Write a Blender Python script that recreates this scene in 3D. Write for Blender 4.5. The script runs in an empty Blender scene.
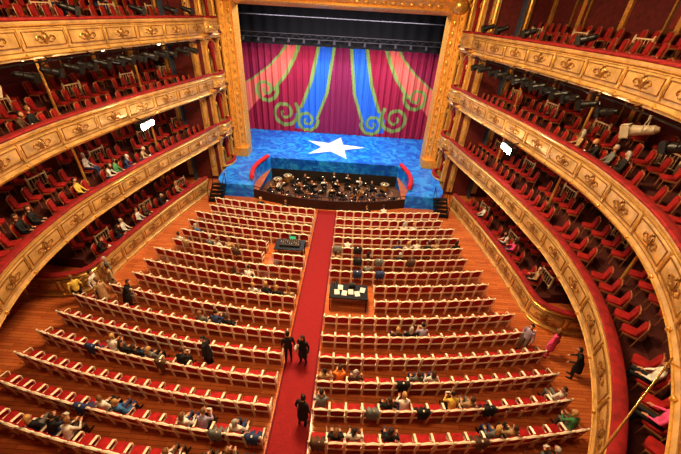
import bpy, bmesh, math, random
import numpy as np
from mathutils import Vector, Matrix
random.seed(7); rng=np.random.RandomState(5)
scene=bpy.context.scene
scene.view_settings.view_transform='Standard'
try: scene.view_settings.look='Medium High Contrast'
except Exception: pass
# ---------------------------------------------------------------- materials
MATS={}
def mat(name,col,rough=.55,metal=0.,var=.15,scale=8.,bump=0.,emis=None,es=0.,sheen=0.,stretch=None):
    if name in MATS: return MATS[name]
    m=bpy.data.materials.new(name); m.use_nodes=True; nt=m.node_tree; b=nt.nodes['Principled BSDF']
    b.inputs['Roughness'].default_value=rough; b.inputs['Metallic'].default_value=metal
    tc=nt.nodes.new('ShaderNodeTexCoord'); mp=nt.nodes.new('ShaderNodeMapping'); nt.links.new(tc.outputs['Object'],mp.inputs['Vector'])
    if stretch: mp.inputs['Scale'].default_value=stretch
    n=nt.nodes.new('ShaderNodeTexNoise'); n.inputs['Scale'].default_value=scale; n.inputs['Detail'].default_value=3
    nt.links.new(mp.outputs['Vector'],n.inputs['Vector'])
    r=nt.nodes.new('ShaderNodeValToRGB'); nt.links.new(n.outputs['Fac'],r.inputs['Fac'])
    r.color_ramp.elements[0].position=.3; r.color_ramp.elements[1].position=.7
    r.color_ramp.elements[0].color=tuple(max(0,x*(1-var)) for x in col)+(1,)
    r.color_ramp.elements[1].color=tuple(min(1,x*(1+var)) for x in col)+(1,)
    nt.links.new(r.outputs['Color'],b.inputs['Base Color'])
    if bump>0:
        bp=nt.nodes.new('ShaderNodeBump'); bp.inputs['Strength'].default_value=bump; bp.inputs['Distance'].default_value=.02
        nt.links.new(n.outputs['Fac'],bp.inputs['Height']); nt.links.new(bp.outputs['Normal'],b.inputs['Normal'])
    if sheen: b.inputs['Sheen Weight'].default_value=sheen
    if emis:
        b.inputs['Emission Color'].default_value=(*emis,1); b.inputs['Emission Strength'].default_value=es
    MATS[name]=m; return m
M_RED=mat('red_velvet',(.36,.008,.010),.8,0,.3,6)
M_REDT=mat('dark_red_velvet',(.30,.008,.008),.8,0,.3,6)
M_RIM=mat('crimson_handrail_velvet',(.25,.009,.011),.75,0,.3,5)
M_CREAM=mat('cream_lacquer',(.90,.80,.62),.35,0,.06)
M_CREAMB=mat('aged_cream_paint',(.66,.50,.32),.5,0,.12)
M_FRAME=mat('gilt_wood_frame',(.30,.12,.05),.4,.1,.2)
M_GOLDP=mat('ochre_gold_paint',(.60,.38,.15),.34,.32,.28,2.5,.1)
M_ORN=mat('antique_gold_ornament',(.34,.17,.05),.34,.5,.3,12,.2)
M_GOLD=mat('gilding',(.74,.44,.12),.28,.6,.25,14,.3)
M_GOLDD=mat('old_gilding',(.36,.19,.05),.45,.5,.3,14,.3)
M_WALL=mat('red_damask_wall',(.10,.009,.009),.8,0,.35,5)
M_WALLD=mat('deep_red_panel',(.16,.013,.010),.7,0,.3,4)
M_CARPET=mat('red_carpet',(.26,.011,.016),.9,0,.22,30,.3)
M_CARPE=mat('carpet_edge',(.12,.005,.006),.9,0,.2,30)
M_TIERF=mat('tier_carpet',(.075,.012,.009),.85,0,.2,10)
M_BLACK=mat('black_metal',(.012,.012,.013),.4,.3,.2)
M_DARK=mat('dark_paint',(.02,.016,.015),.6,0,.3)
M_PITF=mat('pit_floorboards',(.17,.08,.04),.5,0,.3,5,stretch=(1,8,1))
M_WOODD=mat('dark_wood',(.10,.03,.015),.35,0,.35,6,stretch=(1,8,1))
M_PITR=mat('pit_fence_black',(.03,.010,.008),.5,0,.3,6)
M_WOODM=mat('instrument_wood',(.42,.14,.03),.3,0,.3,9)
M_BRASS=mat('brass',(.8,.5,.15),.25,.9,.1)
M_WHITE=mat('white_paint',(.85,.88,.9),.5,0,.05)
M_PAPER=mat('paper',(.70,.66,.58),.7,0,.05)
M_CEIL=mat('cream_ceiling',(.66,.52,.34),.7,0,.1)
M_BORDER=mat('black_drape',(.0030,.0025,.004),1.,0,.3)
M_STEEL=mat('steel',(.4,.4,.4),.35,.8,.1)
M_LAMP=mat('lamp_glow',(1,.9,.7),.5,0,.01,emis=(1,.78,.45),es=12)
M_FLOOD=mat('flood_glow',(1,1,.95),.5,0,.01,emis=(1,.96,.85),es=80)
M_STAND=mat('stand_light',(1,.9,.7),.5,0,.01,emis=(1,.8,.5),es=3)
M_SKIN=mat('skin',(.62,.32,.20),.5,0,.08)
M_EYE=mat('eye_white',(.8,.8,.78),.3,0,.02); M_PUP=mat('pupil',(.02,.015,.01),.2); M_LIP=mat('lips',(.45,.12,.10),.45)
def floor_mat():
    m=bpy.data.materials.new('stalls_parquet'); m.use_nodes=True; nt=m.node_tree; b=nt.nodes['Principled BSDF']
    tc=nt.nodes.new('ShaderNodeTexCoord'); mp=nt.nodes.new('ShaderNodeMapping'); nt.links.new(tc.outputs['Object'],mp.inputs['Vector'])
    br=nt.nodes.new('ShaderNodeTexBrick'); nt.links.new(mp.outputs['Vector'],br.inputs['Vector'])
    br.inputs['Scale'].default_value=1; br.inputs['Brick Width'].default_value=1.3; br.inputs['Row Height'].default_value=.14
    br.inputs['Mortar Size'].default_value=.006; br.inputs['Color1'].default_value=(.56,.18,.058,1); br.inputs['Color2'].default_value=(.40,.11,.036,1)
    br.inputs['Mortar'].default_value=(.10,.025,.01,1)
    n=nt.nodes.new('ShaderNodeTexNoise'); n.inputs['Scale'].default_value=1.2; n.inputs['Detail'].default_value=5; nt.links.new(tc.outputs['Object'],n.inputs['Vector'])
    mx=nt.nodes.new('ShaderNodeMix'); mx.data_type='RGBA'; mx.blend_type='MULTIPLY'; mx.inputs[0].default_value=.45
    nt.links.new(br.outputs['Color'],mx.inputs[6]); nt.links.new(n.outputs['Fac'],mx.inputs[7])
    mx2=nt.nodes.new('ShaderNodeMix'); mx2.data_type='RGBA'; mx2.blend_type='ADD'; mx2.inputs[0].default_value=.3
    nt.links.new(mx.outputs[2],mx2.inputs[6]); nt.links.new(br.outputs['Color'],mx2.inputs[7])
    nt.links.new(mx2.outputs[2],b.inputs['Base Color']); b.inputs['Roughness'].default_value=.25
    return m
M_FLOOR=floor_mat()
def stage_mat():
    m=bpy.data.materials.new('painted_blue_stage'); m.use_nodes=True; nt=m.node_tree; b=nt.nodes['Principled BSDF']
    tc=nt.nodes.new('ShaderNodeTexCoord')
    w=nt.nodes.new('ShaderNodeTexNoise'); w.inputs['Scale'].default_value=.8; w.inputs['Detail'].default_value=2.; w.inputs['Distortion'].default_value=2.6
    nt.links.new(tc.outputs['Object'],w.inputs['Vector'])
    r=nt.nodes.new('ShaderNodeValToRGB'); nt.links.new(w.outputs['Fac'],r.inputs['Fac'])
    e=r.color_ramp.elements; e[0].color=(.006,.11,.66,1); e[0].position=.38; e[1].color=(.03,.36,.95,1); e[1].position=.62
    x=e.new(.5); x.color=(.010,.20,.82,1)
    nt.links.new(r.outputs['Color'],b.inputs['Base Color']); b.inputs['Roughness'].default_value=.35
    return m
M_STAGE=stage_mat()
# ---------------------------------------------------------------- mesh builder
class MB:
    def __init__(s): s.v=[]; s.f=[]; s.m=[]
    def add(s,vs,fs,mi=0):
        o=len(s.v); s.v.extend([tuple(v) for v in vs]); s.f.extend([tuple(i+o for i in f) for f in fs]); s.m.extend([mi]*len(fs))
    def box(s,c,d,mi=0,M=None):
        vs=[Vector((x*d[0]/2,y*d[1]/2,z*d[2]/2)) for x in(-1,1) for y in(-1,1) for z in(-1,1)]
        if M is not None: vs=[M@v for v in vs]
        c=Vector(c); vs=[v+c for v in vs]
        s.add(vs,[(0,1,3,2),(4,6,7,5),(0,4,5,1),(2,3,7,6),(0,2,6,4),(1,5,7,3)],mi)
    def frus(s,p0,p1,r0,r1,n=8,mi=0):
        p0=Vector(p0);p1=Vector(p1);d=(p1-p0).normalized(); a=d.orthogonal().normalized(); b=d.cross(a)
        vs=[];
        for p,r in((p0,r0),(p1,r1)):
            for i in range(n):
                t=2*math.pi*i/n; vs.append(p+a*math.cos(t)*r+b*math.sin(t)*r)
        s.add(vs,[(i,(i+1)%n,n+(i+1)%n,n+i) for i in range(n)]+[tuple(range(n))[::-1],tuple(range(n,2*n))],mi)
    def bar(s,p0,p1,w,h,mi=0):
        p0=Vector(p0);p1=Vector(p1);d=(p1-p0); L=d.length; q=d.to_track_quat('X','Z').to_matrix()
        s.box((p0+p1)/2,(L,w,h),mi,q)
    def ell(s,c,r,mi=0,nu=10,nv=7,M=None,e=1.):
        c=Vector(c); vs=[]
        def sp(x): return math.copysign(abs(x)**e,x)
        for j in range(1,nv):
            ph=math.pi*j/nv
            for i in range(nu):
                t=2*math.pi*i/nu
                v=Vector((sp(math.sin(ph))*sp(math.cos(t))*r[0],sp(math.sin(ph))*sp(math.sin(t))*r[1],sp(math.cos(ph))*r[2])); vs.append(v)
        vs.append(Vector((0,0,r[2]))); vs.append(Vector((0,0,-r[2])))
        if M is not None: vs=[M@v for v in vs]
        vs=[v+c for v in vs]; T=len(vs)-2;B=T+1; fs=[]
        for j in range(nv-2):
            for i in range(nu): fs.append((j*nu+i,(j+1)*nu+i,(j+1)*nu+(i+1)%nu,j*nu+(i+1)%nu))
        for i in range(nu): fs.append((T,i,(i+1)%nu)); fs.append((B,(nv-2)*nu+(i+1)%nu,(nv-2)*nu+i))
        s.add(vs,fs,mi)
    def rbox(s,c,d,mi=0,M=None,nu=12,nv=6,e=.35):
        s.ell(c,(d[0]/2,d[1]/2,d[2]/2),mi,nu,nv,M,e)
    def tube(s,path,r,n=6,mi=0):
        P=[Vector(p) for p in path]; rs=r if isinstance(r,(list,tuple)) else [r]*len(P); vs=[];a=None
        for k,p in enumerate(P):
            d=(P[min(k+1,len(P)-1)]-P[max(k-1,0)]).normalized()
            if a is None: a=d.orthogonal().normalized()
            a=(a-d*a.dot(d)).normalized(); b=d.cross(a)
            for i in range(n):
                t=2*math.pi*(i+.5)/n; vs.append(p+(a*math.cos(t)+b*math.sin(t))*rs[k])
        fs=[]
        for k in range(len(P)-1):
            for i in range(n): fs.append((k*n+i,k*n+(i+1)%n,(k+1)*n+(i+1)%n,(k+1)*n+i))
        fs.append(tuple(range(n))[::-1]); fs.append(tuple(range((len(P)-1)*n,len(P)*n)))
        s.add(vs,fs,mi)
    def loft(s,secs,mi=0,n=14):
        vs=[]
        for c,ax,ay in secs:
            c=Vector(c)
            for i in range(n):
                t=2*math.pi*i/n; vs.append(c+Vector(ax)*math.cos(t)+Vector(ay)*math.sin(t))
        fs=[]
        for k in range(len(secs)-1):
            for i in range(n): fs.append((k*n+i,k*n+(i+1)%n,(k+1)*n+(i+1)%n,(k+1)*n+i))
        fs.append(tuple(range(n))[::-1]); fs.append(tuple(range((len(secs)-1)*n,len(secs)*n)))
        s.add(vs,fs,mi)
    def sweep(s,P,N,prof,mi=0,closed=True):
        n=len(prof); vs=[]
        for p,nn in zip(P,N):
            for o,z in prof: vs.append((p[0]+nn[0]*o,p[1]+nn[1]*o,z))
        fs=[]; L=len(P)
        for k in range(L-1):
            for i in range(n if closed else n-1): fs.append((k*n+i,k*n+(i+1)%n,(k+1)*n+(i+1)%n,(k+1)*n+i))
        if closed: fs.append(tuple(range(n))[::-1]); fs.append(tuple(range((L-1)*n,L*n)))
        s.add(vs,fs,mi)
    def merge(s,o,M=None):
        vs=[(M@Vector(v)) for v in o.v] if M is not None else o.v
        k=len(s.v); s.v.extend([tuple(v) for v in vs]); s.f.extend([tuple(i+k for i in f) for f in o.f]); s.m.extend(o.m)
    def mesh(s,name,mats,angle=.7):
        me=bpy.data.meshes.new(name); me.from_pydata(s.v,[],s.f)
        for m in mats: me.materials.append(m)
        me.polygons.foreach_set('material_index',s.m)
        bm=bmesh.new(); bm.from_mesh(me); bmesh.ops.recalc_face_normals(bm,faces=bm.faces); bm.to_mesh(me); bm.free()
        me.polygons.foreach_set('use_smooth',[True]*len(me.polygons)); me.set_sharp_from_angle(angle=angle); me.update()
        return me
    def obj(s,name,mats,parent=None,angle=.7):
        o=bpy.data.objects.new(name,s.mesh(name,mats,angle)); scene.collection.objects.link(o)
        if parent: o.parent=parent
        return o
def empty(name,loc=(0,0,0)):
    o=bpy.data.objects.new(name,None); o.location=loc; o.empty_display_size=.1; scene.collection.objects.link(o); return o
def inst(name,me,loc,rotz=0,sc=1.,parent=None):
    o=bpy.data.objects.new(name,me); scene.collection.objects.link(o); o.location=loc; o.rotation_euler=(0,0,rotz); o.scale=(sc,sc,sc)
    if parent: o.parent=parent
    return o
def replicate(name,tmpl,xf,parent=None):
    nv=len(tmpl.vertices); co=np.empty(nv*3); tmpl.vertices.foreach_get('co',co); co=co.reshape(-1,3)
    nl=len(tmpl.loops); li=np.empty(nl,dtype=np.int32); tmpl.loops.foreach_get('vertex_index',li)
    nf=len(tmpl.polygons); ls=np.empty(nf,dtype=np.int32); tmpl.polygons.foreach_get('loop_start',ls)
    mi=np.empty(nf,dtype=np.int32); tmpl.polygons.foreach_get('material_index',mi)
    K=len(xf); V=np.empty((K,nv,3))
    for k,(x,y,z,r) in enumerate(xf):
        c,s_=math.cos(r),math.sin(r)
        V[k,:,0]=co[:,0]*c-co[:,1]*s_+x; V[k,:,1]=co[:,0]*s_+co[:,1]*c+y; V[k,:,2]=co[:,2]+z
    me=bpy.data.meshes.new(name); me.vertices.add(K*nv); me.vertices.foreach_set('co',V.ravel())
    me.loops.add(K*nl); me.loops.foreach_set('vertex_index',(li[None,:]+np.arange(K)[:,None]*nv).ravel().astype(np.int32))
    me.polygons.add(K*nf); me.polygons.foreach_set('loop_start',(ls[None,:]+np.arange(K)[:,None]*nl).ravel().astype(np.int32))
    me.polygons.foreach_set('material_index',np.tile(mi,K)); me.polygons.foreach_set('use_smooth',np.ones(K*nf,dtype=bool))
    for m in tmpl.materials: me.materials.append(m)
    me.update(calc_edges=True); me.validate(); me.set_sharp_from_angle(angle=.7)
    o=bpy.data.objects.new(name,me); scene.collection.objects.link(o)
    if parent: o.parent=parent
    return o
# ---------------------------------------------------------------- camera (upper gallery, wide lens, tilted down, slight roll)
th=math.radians(33.6); ps=math.radians(1.24)
FH=Vector((-math.sin(ps),math.cos(ps),0)); R=Vector((math.cos(ps),math.sin(ps),0)); Z=Vector((0,0,1))
FW=FH*math.cos(th)-Z*math.sin(th); U=FH*math.sin(th)+Z*math.cos(th)
cX=R*.9983+U*.0587; cY=-R*.0587+U*.9983
cam=bpy.data.cameras.new('camera'); cam.lens=17.39; cam.sensor_width=36; cam.clip_start=.05; cam.clip_end=200
co=bpy.data.objects.new('camera',cam); scene.collection.objects.link(co)
Mx=Matrix((cX,cY,-FW)).transposed().to_4x4(); Mx.translation=Vector((1.43,0,12.)); co.matrix_world=Mx; scene.camera=co
# ---------------------------------------------------------------- horseshoe
half=[(8.55,24.4),(8.6,23.6),(8.95,21.5),(9.75,17.5),(10.25,13.5),(10.3,11),(9.75,7.8),(8.3,4.7),(6.0,1.9),(3.2,-.3),(0,-1.1)]
ctrl=half+[(-x,y) for x,y in half[-2::-1]]
def catmull(c,n=14):
    out=[]
    for i in range(len(c)-1):
        p0=np.array(c[max(i-1,0)]);p1=np.array(c[i]);p2=np.array(c[i+1]);p3=np.array(c[min(i+2,len(c)-1)])
        for k in range(n):
            t=k/n; out.append(.5*((2*p1)+(-p0+p2)*t+(2*p0-5*p1+4*p2-p3)*t*t+(-p0+3*p1-3*p2+p3)*t**3))
    out.append(np.array(c[-1],float)); return np.array(out,float)
class Curve:
    def __init__(s,P,step=.25):
        P=np.array(P,float); d=np.r_[0,np.cumsum(np.linalg.norm(np.diff(P,axis=0),axis=1))]
        n=int(d[-1]/step)+1; ss=np.linspace(0,d[-1],n); s.L=d[-1]; s.s=ss
        s.P=np.c_[np.interp(ss,d,P[:,0]),np.interp(ss,d,P[:,1])]
        T=np.gradient(s.P,axis=0); T/=np.linalg.norm(T,axis=1)[:,None]; s.T=T; s.N=np.c_[-T[:,1],T[:,0]]
    def at(s,q):
        p=np.array([np.interp(q,s.s,s.P[:,0]),np.interp(q,s.s,s.P[:,1])]); n=np.array([np.interp(q,s.s,s.N[:,0]),np.interp(q,s.s,s.N[:,1])]); n/=np.linalg.norm(n); return p,n
    def sub(s,a,b,step=.25):
        n=max(2,int((b-a)/step)+1); q=np.linspace(a,b,n); r=[s.at(x) for x in q]; return [x[0] for x in r],[x[1] for x in r]
H=Curve(catmull(ctrl)[8:-8])
TIERS=[3.55,6.9,10.25]
def frameM(p,n,z):
    inw=Vector((-n[0],-n[1],0)); zz=Vector((0,0,1)); x=inw.cross(zz)
    M=Matrix((x,inw,zz)).transposed().to_4x4(); M.translation=Vector((p[0],p[1],z)); return M
orn=MB()
def ring(mb,c,rx,rz,r,mi,n=14,y=0):
    mb.tube([(c[0]+rx*math.cos(2*math.pi*i/n),y,c[1]+rz*math.sin(2*math.pi*i/n)) for i in range(n+1)],r,5,mi)
orn.ell((0,.02,0),(.09,.03,.13),1,8,6); ring(orn,(0,0),.13,.17,.016,1)
for sx in(-1,1):
    orn.tube([(sx*.14,.01,-.02),(sx*.24,.02,.08),(sx*.36,.02,.07),(sx*.42,.01,-.02),(sx*.35,.01,-.07),(sx*.30,.01,-.02)],[.02,.028,.024,.018,.014,.01],5,1)
    orn.tube([(sx*.12,.01,-.10),(sx*.22,.02,-.13),(sx*.30,.01,-.10)],[.02,.02,.01],5,1)
orn.ell((0,.02,.2),(.06,.03,.05),1,6,5)
def parapet(mb,C,z,a,b,pitch=1.95,ornaments=True):
    P,N=C.sub(a,b)
    mb.sweep(P,N,[(.2,z-.34),(-.02,z-.34),(-.07,z-.26),(-.03,z-.16),(-.0,z-.08),(-.03,z+.02),(-.06,z+.2),(-.05,z+.5),(.0,z+.64),(-.05,z+.70),(-.09,z+.78),(-.08,z+.83),(.2,z+.83)],0)
    mb.sweep(P,N,[(-.03,z+.83),(-.11,z+.85),(-.13,z+.89),(-.10,z+.94),(.0,z+.96),(.14,z+.95),(.20,z+.90),(.18,z+.83)],2)
    for zz,o,r in((z+.70,-.07,.022),(z+.60,-.02,.012),(z-.10,-.02,.018),(z-.24,-.08,.026)):
        mb.sweep(P,N,[(o-r,zz),(o,zz+r),(o+r,zz),(o,zz-r)],3 if r>.02 else 1)
    n=max(1,int((b-a)/pitch)); w=(b-a)/n
    for i in range(n):
        s0=a+i*w+.12; s1=a+(i+1)*w-.12
        pp,nn=C.sub(s0,s1)
        for zz in(z+.06,z+.52): mb.sweep(pp,nn,[(-.080,zz-.010),(-.05,zz-.013),(-.05,zz+.013),(-.080,zz+.010)],1)
        for q in(s0,s1):
            p,m=C.at(q); mb.bar((p[0]-m[0]*.07,p[1]-m[1]*.07,z+.05),(p[0]-m[0]*.07,p[1]-m[1]*.07,z+.53),.025,.025,1)
        if ornaments:
            p,m=C.at((s0+s1)/2); o2=frameM((p[0]-m[0]*.075,p[1]-m[1]*.075),m,z+.29); mb.merge(orn,o2)
        p,m=C.at(a+i*w); o2=frameM((p[0]-m[0]*.06,p[1]-m[1]*.06),m,z+.29)
        k=MB(); k.box((0,0,0),(.1,.05,.62),0); k.ell((0,.03,.0),(.035,.02,.2),3,6,5); k.ell((0,.03,-.5),(.06,.05,.08),3,6,5); mb.merge(k,o2)
PMATS=[M_GOLDP,M_ORN,M_RIM,M_GOLD]
# ---------------------------------------------------------------- seat templates
def seat_template(name,mats,w=.265,fr=1.,top=1.0,arms=True):
    seat=MB()
    seat.rbox((0,.02,.43),(2*w-.04,.44,.12),1)
    Mt=Matrix.Rotation(math.radians(8),3,'X')
    seat.rbox((0,-.205,.70*top+.02),(2*w-.06,.10,.48),1,Mt)
    a=[(-w,-.20,.02),(-w,-.235,.5),(-w,-.265,.88*top),(-.2,-.275,.945*top),(-.1,-.28,.975*top),(0,-.28,1.0*top),(.1,-.28,.975*top),(.2,-.275,.945*top),(w,-.265,.88*top),(w,-.235,.5),(w,-.20,.02)]
    seat.tube(a,[.02*fr,.02*fr,.026*fr,.032*fr,.034*fr,.040*fr,.034*fr,.032*fr,.026*fr,.02*fr,.02*fr],5,0)
    seat.bar((-w,-.245,.50),(w,-.245,.50),.03,.05,0)
    for sx in(-1,1):
        seat.ell((sx*w,-.27,.955*top),(.034*fr,.034*fr,.055*fr),0,6,4)
        if arms:
            seat.tube([(sx*w,-.25,.70),(sx*w,-.05,.68),(sx*w,.15,.66),(sx*w,.18,.60),(sx*w,.15,.4),(sx*w,.17,.0)],[.018,.022,.024,.02,.018,.016],5,0)
        else: seat.tube([(sx*w,.15,.4),(sx*w,.17,.0)],.016,5,0)
        seat.bar((sx*(w-.015),-.2,.37),(sx*(w-.015),.17,.37),.03,.06,0)
    return seat.mesh(name,mats)
SEAT=seat_template('stalls_seat_mesh',[M_CREAM,M_RED],fr=1.15)
TSEAT=seat_template('balcony_chair_mesh',[M_FRAME,M_REDT],.23,.8,.92,False)
# ---------------------------------------------------------------- room shell
def pitfront(x): return 21.2-1.0*(1-(x/5.5)**2) if abs(x)<5.5 else 27.
fl=MB(); xs=[-15,-5.501]+list(np.linspace(-5.5,5.5,45))+[5.501,15]
ys_top=[27,27]+[pitfront(x*.9999) for x in np.linspace(-5.5,5.5,45)]+[27,27]
for i in range(len(xs)-1):
    fl.add([(xs[i],-7,0),(xs[i+1],-7,0),(xs[i+1],ys_top[i+1],0),(xs[i],ys_top[i],0)],[(0,1,2,3)],0)
fl.obj('floor',[M_FLOOR])
ai=MB(); ai.box((0,9.7,.006),(1.34,20.6,.012),0)
for sx in(-1,1): ai.box((sx*.62,9.7,.010),(.06,20.6,.012),1)
ai.obj('aisle_carpet',[M_CARPET,M_CARPE])
WO=4.05
def wallseg(name,a,b):
    m=MB(); P,N=H.sub(a,b)
    m.sweep(P,N,[(WO,0),(WO,16.5),(WO+.2,16.5),(WO+.2,0)],0)
    for z in [0]+TIERS: m.sweep(P,N,[(WO-.04,z+.7),(WO,z+.7),(WO,z+1.5),(WO-.04,z+1.5)],1)
    for z in [2.9,6.25,9.6,13.4,13.9]: m.sweep(P,N,[(WO-.08,z),(WO,z),(WO,z+.12),(WO-.08,z+.16)],2)
    q=a+1
    while q<b-.5:
        for z0,z1 in((0,3.1),(4.2,6.4),(7.5,9.8),(10.9,16)):
            p,n=H.at(q); Mf=frameM((p[0]+n[0]*(WO-.06),p[1]+n[1]*(WO-.06)),n,0)
            k=MB(); k.box((0,0,(z0+z1)/2),(.24,.14,z1-z0),2); k.box((0,.06,z1-.15),(.36,.2,.16),2); k.ell((0,.1,z1-.35),(.14,.07,.12),2,6,5); m.merge(k,Mf)
        q+=2.6
    o=m.obj(name,[M_WALL,M_WALLD,M_GOLD])
    dd=MB(); q=max(a,2.2)+1.3
    while q<min(b,H.L-1.5)-.6:
        for z in [0.0]+[t+.7 for t in TIERS]:
            p,n=H.at(q); Mf=frameM((p[0]+n[0]*(WO-.05),p[1]+n[1]*(WO-.05)),n,z)
            k=MB(); k.box((0,0,1.0),(.9,.06,2.0),0); k.box((0,.04,.5),(.6,.03,.7),1); k.box((0,.04,1.4),(.6,.03,.8),1)
            for sx in(-1,1): k.box((sx*.5,.03,1.03),(.1,.1,2.06),2)
            k.box((0,.03,2.08),(1.1,.1,.1),2); dd.merge(k,Mf)
        q+=5.2
    dd.obj('door_panels',[M_WOODD,M_WALLD,M_GOLDD],o); return o
wallseg('wall_right',0,H.L*.40); wallseg('wall_rear',H.L*.40,H.L*.60); wallseg('wall_left',H.L*.60,H.L)
c=MB(); c.box((0,10.5,16.6),(32,36,.2),0); c.obj('ceiling',[M_CEIL])
# ---------------------------------------------------------------- tiers
TSEATS={0:[],1:[],2:[],3:[]}
def seat_rows(C,a,b,z,key,offs):
    for o,dz in offs:
        q=a+.5
        while q<b-.4:
            p,n=C.at(q)
            f=np.array([-n[0],-n[1]])*1.0+np.array([0,.45]); f/=np.linalg.norm(f)
            TSEATS[key].append((p[0]+n[0]*o,p[1]+n[1]*o,z+dz,math.atan2(-f[0],f[1])))
            q0=q; q+=.62*(1 if o<2 else .95)
            if int(q/3.4)!=int(q0/3.4): q+=.55
def balustrade():
    k=MB(); k.box((0,0,.62),(.95,.06,.05),0); k.box((0,0,.1),(.95,.05,.04),0)
    for i in range(6): x=-.4+i*.8/5; k.tube([(x,0,.1),(x,0,.25),(x,0,.38),(x,0,.62)],[.014,.026,.015,.014],5,0)
    for sx in(-1,1): k.box((sx*.46,0,.34),(.06,.07,.68),0); k.ell((sx*.46,0,.71),(.04,.04,.04),0,6,5)
    return k
BAL=balustrade()
for ti,z in enumerate(TIERS):
    E=empty('balcony_tier')
    m=MB(); parapet(m,H,z,0,H.L); m.obj('parapet',PMATS,E)
    m=MB(); P,N=H.sub(0,H.L,.4)
    m.sweep(P,N,[(.18,z-.3),(.18,z),(1.5,z),(1.5,z+.35),(2.7,z+.35),(2.7,z+.7),(WO,z+.7),(WO,z-.3)],0)
    m.sweep(P,N,[(.18,z-.31),(WO-.02,z-.31),(WO-.02,z-.36),(.18,z-.36)],1)
    m.obj('stepped_floor',[M_TIERF,M_CEIL],E)
    m=MB(); q=2.0
    while q<H.L-1:
        p,n=H.at(q); m.merge(BAL,frameM((p[0]+n[0]*2.74,p[1]+n[1]*2.74),n,z+.7))
        q+=3.4
    m.obj('balustrades',[M_CREAMB],E)
    m=MB(); q=4.0
    while q<H.L-1:
        p,n=H.at(q); x,y=p[0]+n[0]*1.55,p[1]+n[1]*1.55
        m.frus((x,y,z+.35),(x,y,z+.6),.10,.10,8,0); m.frus((x,y,z+.6),(x,y,z+2.7),.06,.05,8,0); m.frus((x,y,z+2.7),(x,y,z+2.98),.06,.14,8,0)
        q+=5.2
    if ti<2: m.obj('columns',[M_GOLD],E)
    seat_rows(H,0.3,H.L*.36,z,ti+1,[(.95,0),(2.1,.35),(3.3,.7)]); seat_rows(H,H.L*.64,H.L-.3,z,ti+1,[(.95,0),(2.1,.35),(3.3,.7)])
    replicate('balcony_seats',TSEAT,TSEATS[ti+1],E)
def sidecurve(sgn):
    pts=[tuple(p) for p in H.P if p[0]*1>0 and p[1]>11.8 and p[1]<21.6]
    pts=pts+[(10.38,11.4),(10.6,10.95),(11.1,10.6),(11.9,10.42),(13.2,10.35)]
    if sgn<0: pts=[(-x,y) for x,y in pts][::-1]
    return Curve(catmull(pts,3),.2)
for sgn in(1,-1):
    E=empty('parterre_box_row'); C=sidecurve(sgn); m=MB(); parapet(m,C,.42,0,C.L,1.6)
    P,N=C.sub(0,C.L); m.sweep(P,N,[(-.05,0),(-.05,.12),(.2,.12),(.2,0)],0); m.obj('parapet',PMATS,E)
    a,b=(0,C.L-4.2) if sgn>0 else (4.2,C.L)
    P,N=C.sub(a,b); m=MB(); m.sweep(P,N,[(.18,0.01),(.18,.35),(1.6,.35),(1.6,.6),(WO-.02,.6),(WO-.02,0.01)],0); m.obj('stepped_floor',[M_TIERF],E)
    seat_rows(C,a,b,.35,0,[(.95,0),(2.1,.25)])
    m=MB(); q=a+1.5
    while q<b:
        p,n=C.at(q); m.merge(BAL,frameM((p[0]+n[0]*1.64,p[1]+n[1]*1.64),n,.6)); q+=3.4
    m.obj('balustrades',[M_CREAMB],E)
    k=[t for t in TSEATS[0] if t[0]*sgn>0]; replicate('box_seats',TSEAT,k,E)
# ---------------------------------------------------------------- stalls seats
STALL=[]
def outer(y,sgn):
    o=np.interp(y,[3,5,7,9,10.6,11.2,13,18,19],[8.6,9.6,10.2,10.1,9.7,9.0,8.8,8.1,7.9]); return o+(.5 if sgn<0 and y<10.5 else 0)
for i in range(16):
    for sgn in(-1,1):
        y0=18.75-i*.985; row=[]; x=1.0
        while True:
            y=y0+x*x/90.
            if x+.3>outer(y,sgn): break
            X=x*sgn
            skip=(0.7<X<2.9 and 10.6<y<12.3) or (-2.75<X<-.7 and 13.9<y<15.4)
            if not skip: row.append((X,y,0,X/45.)); STALL.append((X,y,0,X/45.))
            x+=.565
        replicate('stalls_seat_row',SEAT,row)
# ---------------------------------------------------------------- stage + pit
PZ=-1.0
def pitside(y):
    t=(y-21.2)/(26.6-21.2); return 5.5+.6*math.sin(math.pi*min(max(t,0),1))
st=MB(); zs=1.0
st.box((0,31.3,.5),(21.6,9.4,1.0),0)
for sgn in(1,-1):
    n=16; ys=np.linspace(21.2,26.6,n); vs=[];fs=[]
    for k,y in enumerate(ys):
        xo=8.45 if y>22.6 else 8.45-.5*((22.6-y)/1.4)**2
        for x,z in((pitside(y),PZ),(pitside(y),zs),(xo,zs),(xo,0)): vs.append((x*sgn,y,z))
    for k in range(n-1):
        for i in range(3): fs.append((k*4+i,k*4+i+1,k*4+4+i+1,k*4+4+i))
    fs.append((0,1,2,3)); st.add(vs,fs,0)
st.obj('stage_floor',[M_STAGE])
pm=MB()
pm.box((0,23.4,PZ-.05),(13,7.6,.1),3)
xsn=np.linspace(-5.5,5.5,33); C=Curve([(x,pitfront(x*.9999)) for x in xsn],.25)
pm.sweep(C.P,C.N,[(0,PZ),(0,.72),(-.06,.72),(-.06,PZ)],1)
pm.sweep(C.P,C.N,[(.01,.93),(-.05,.93),(-.05,.97),(.01,.97)],1)
for q in np.arange(.2,C.L,.8):
    p,n=C.at(q); pm.frus((p[0]-n[0]*.03,p[1]-n[1]*.03,.72),(p[0]-n[0]*.03,p[1]-n[1]*.03,.93),.018,.018,6,2)
pm.box((0,26.62,-.0),(11.2,.04,1.95),0)
pm.obj('orchestra_pit',[M_DARK,M_PITR,M_BRASS,M_PITF])
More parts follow.
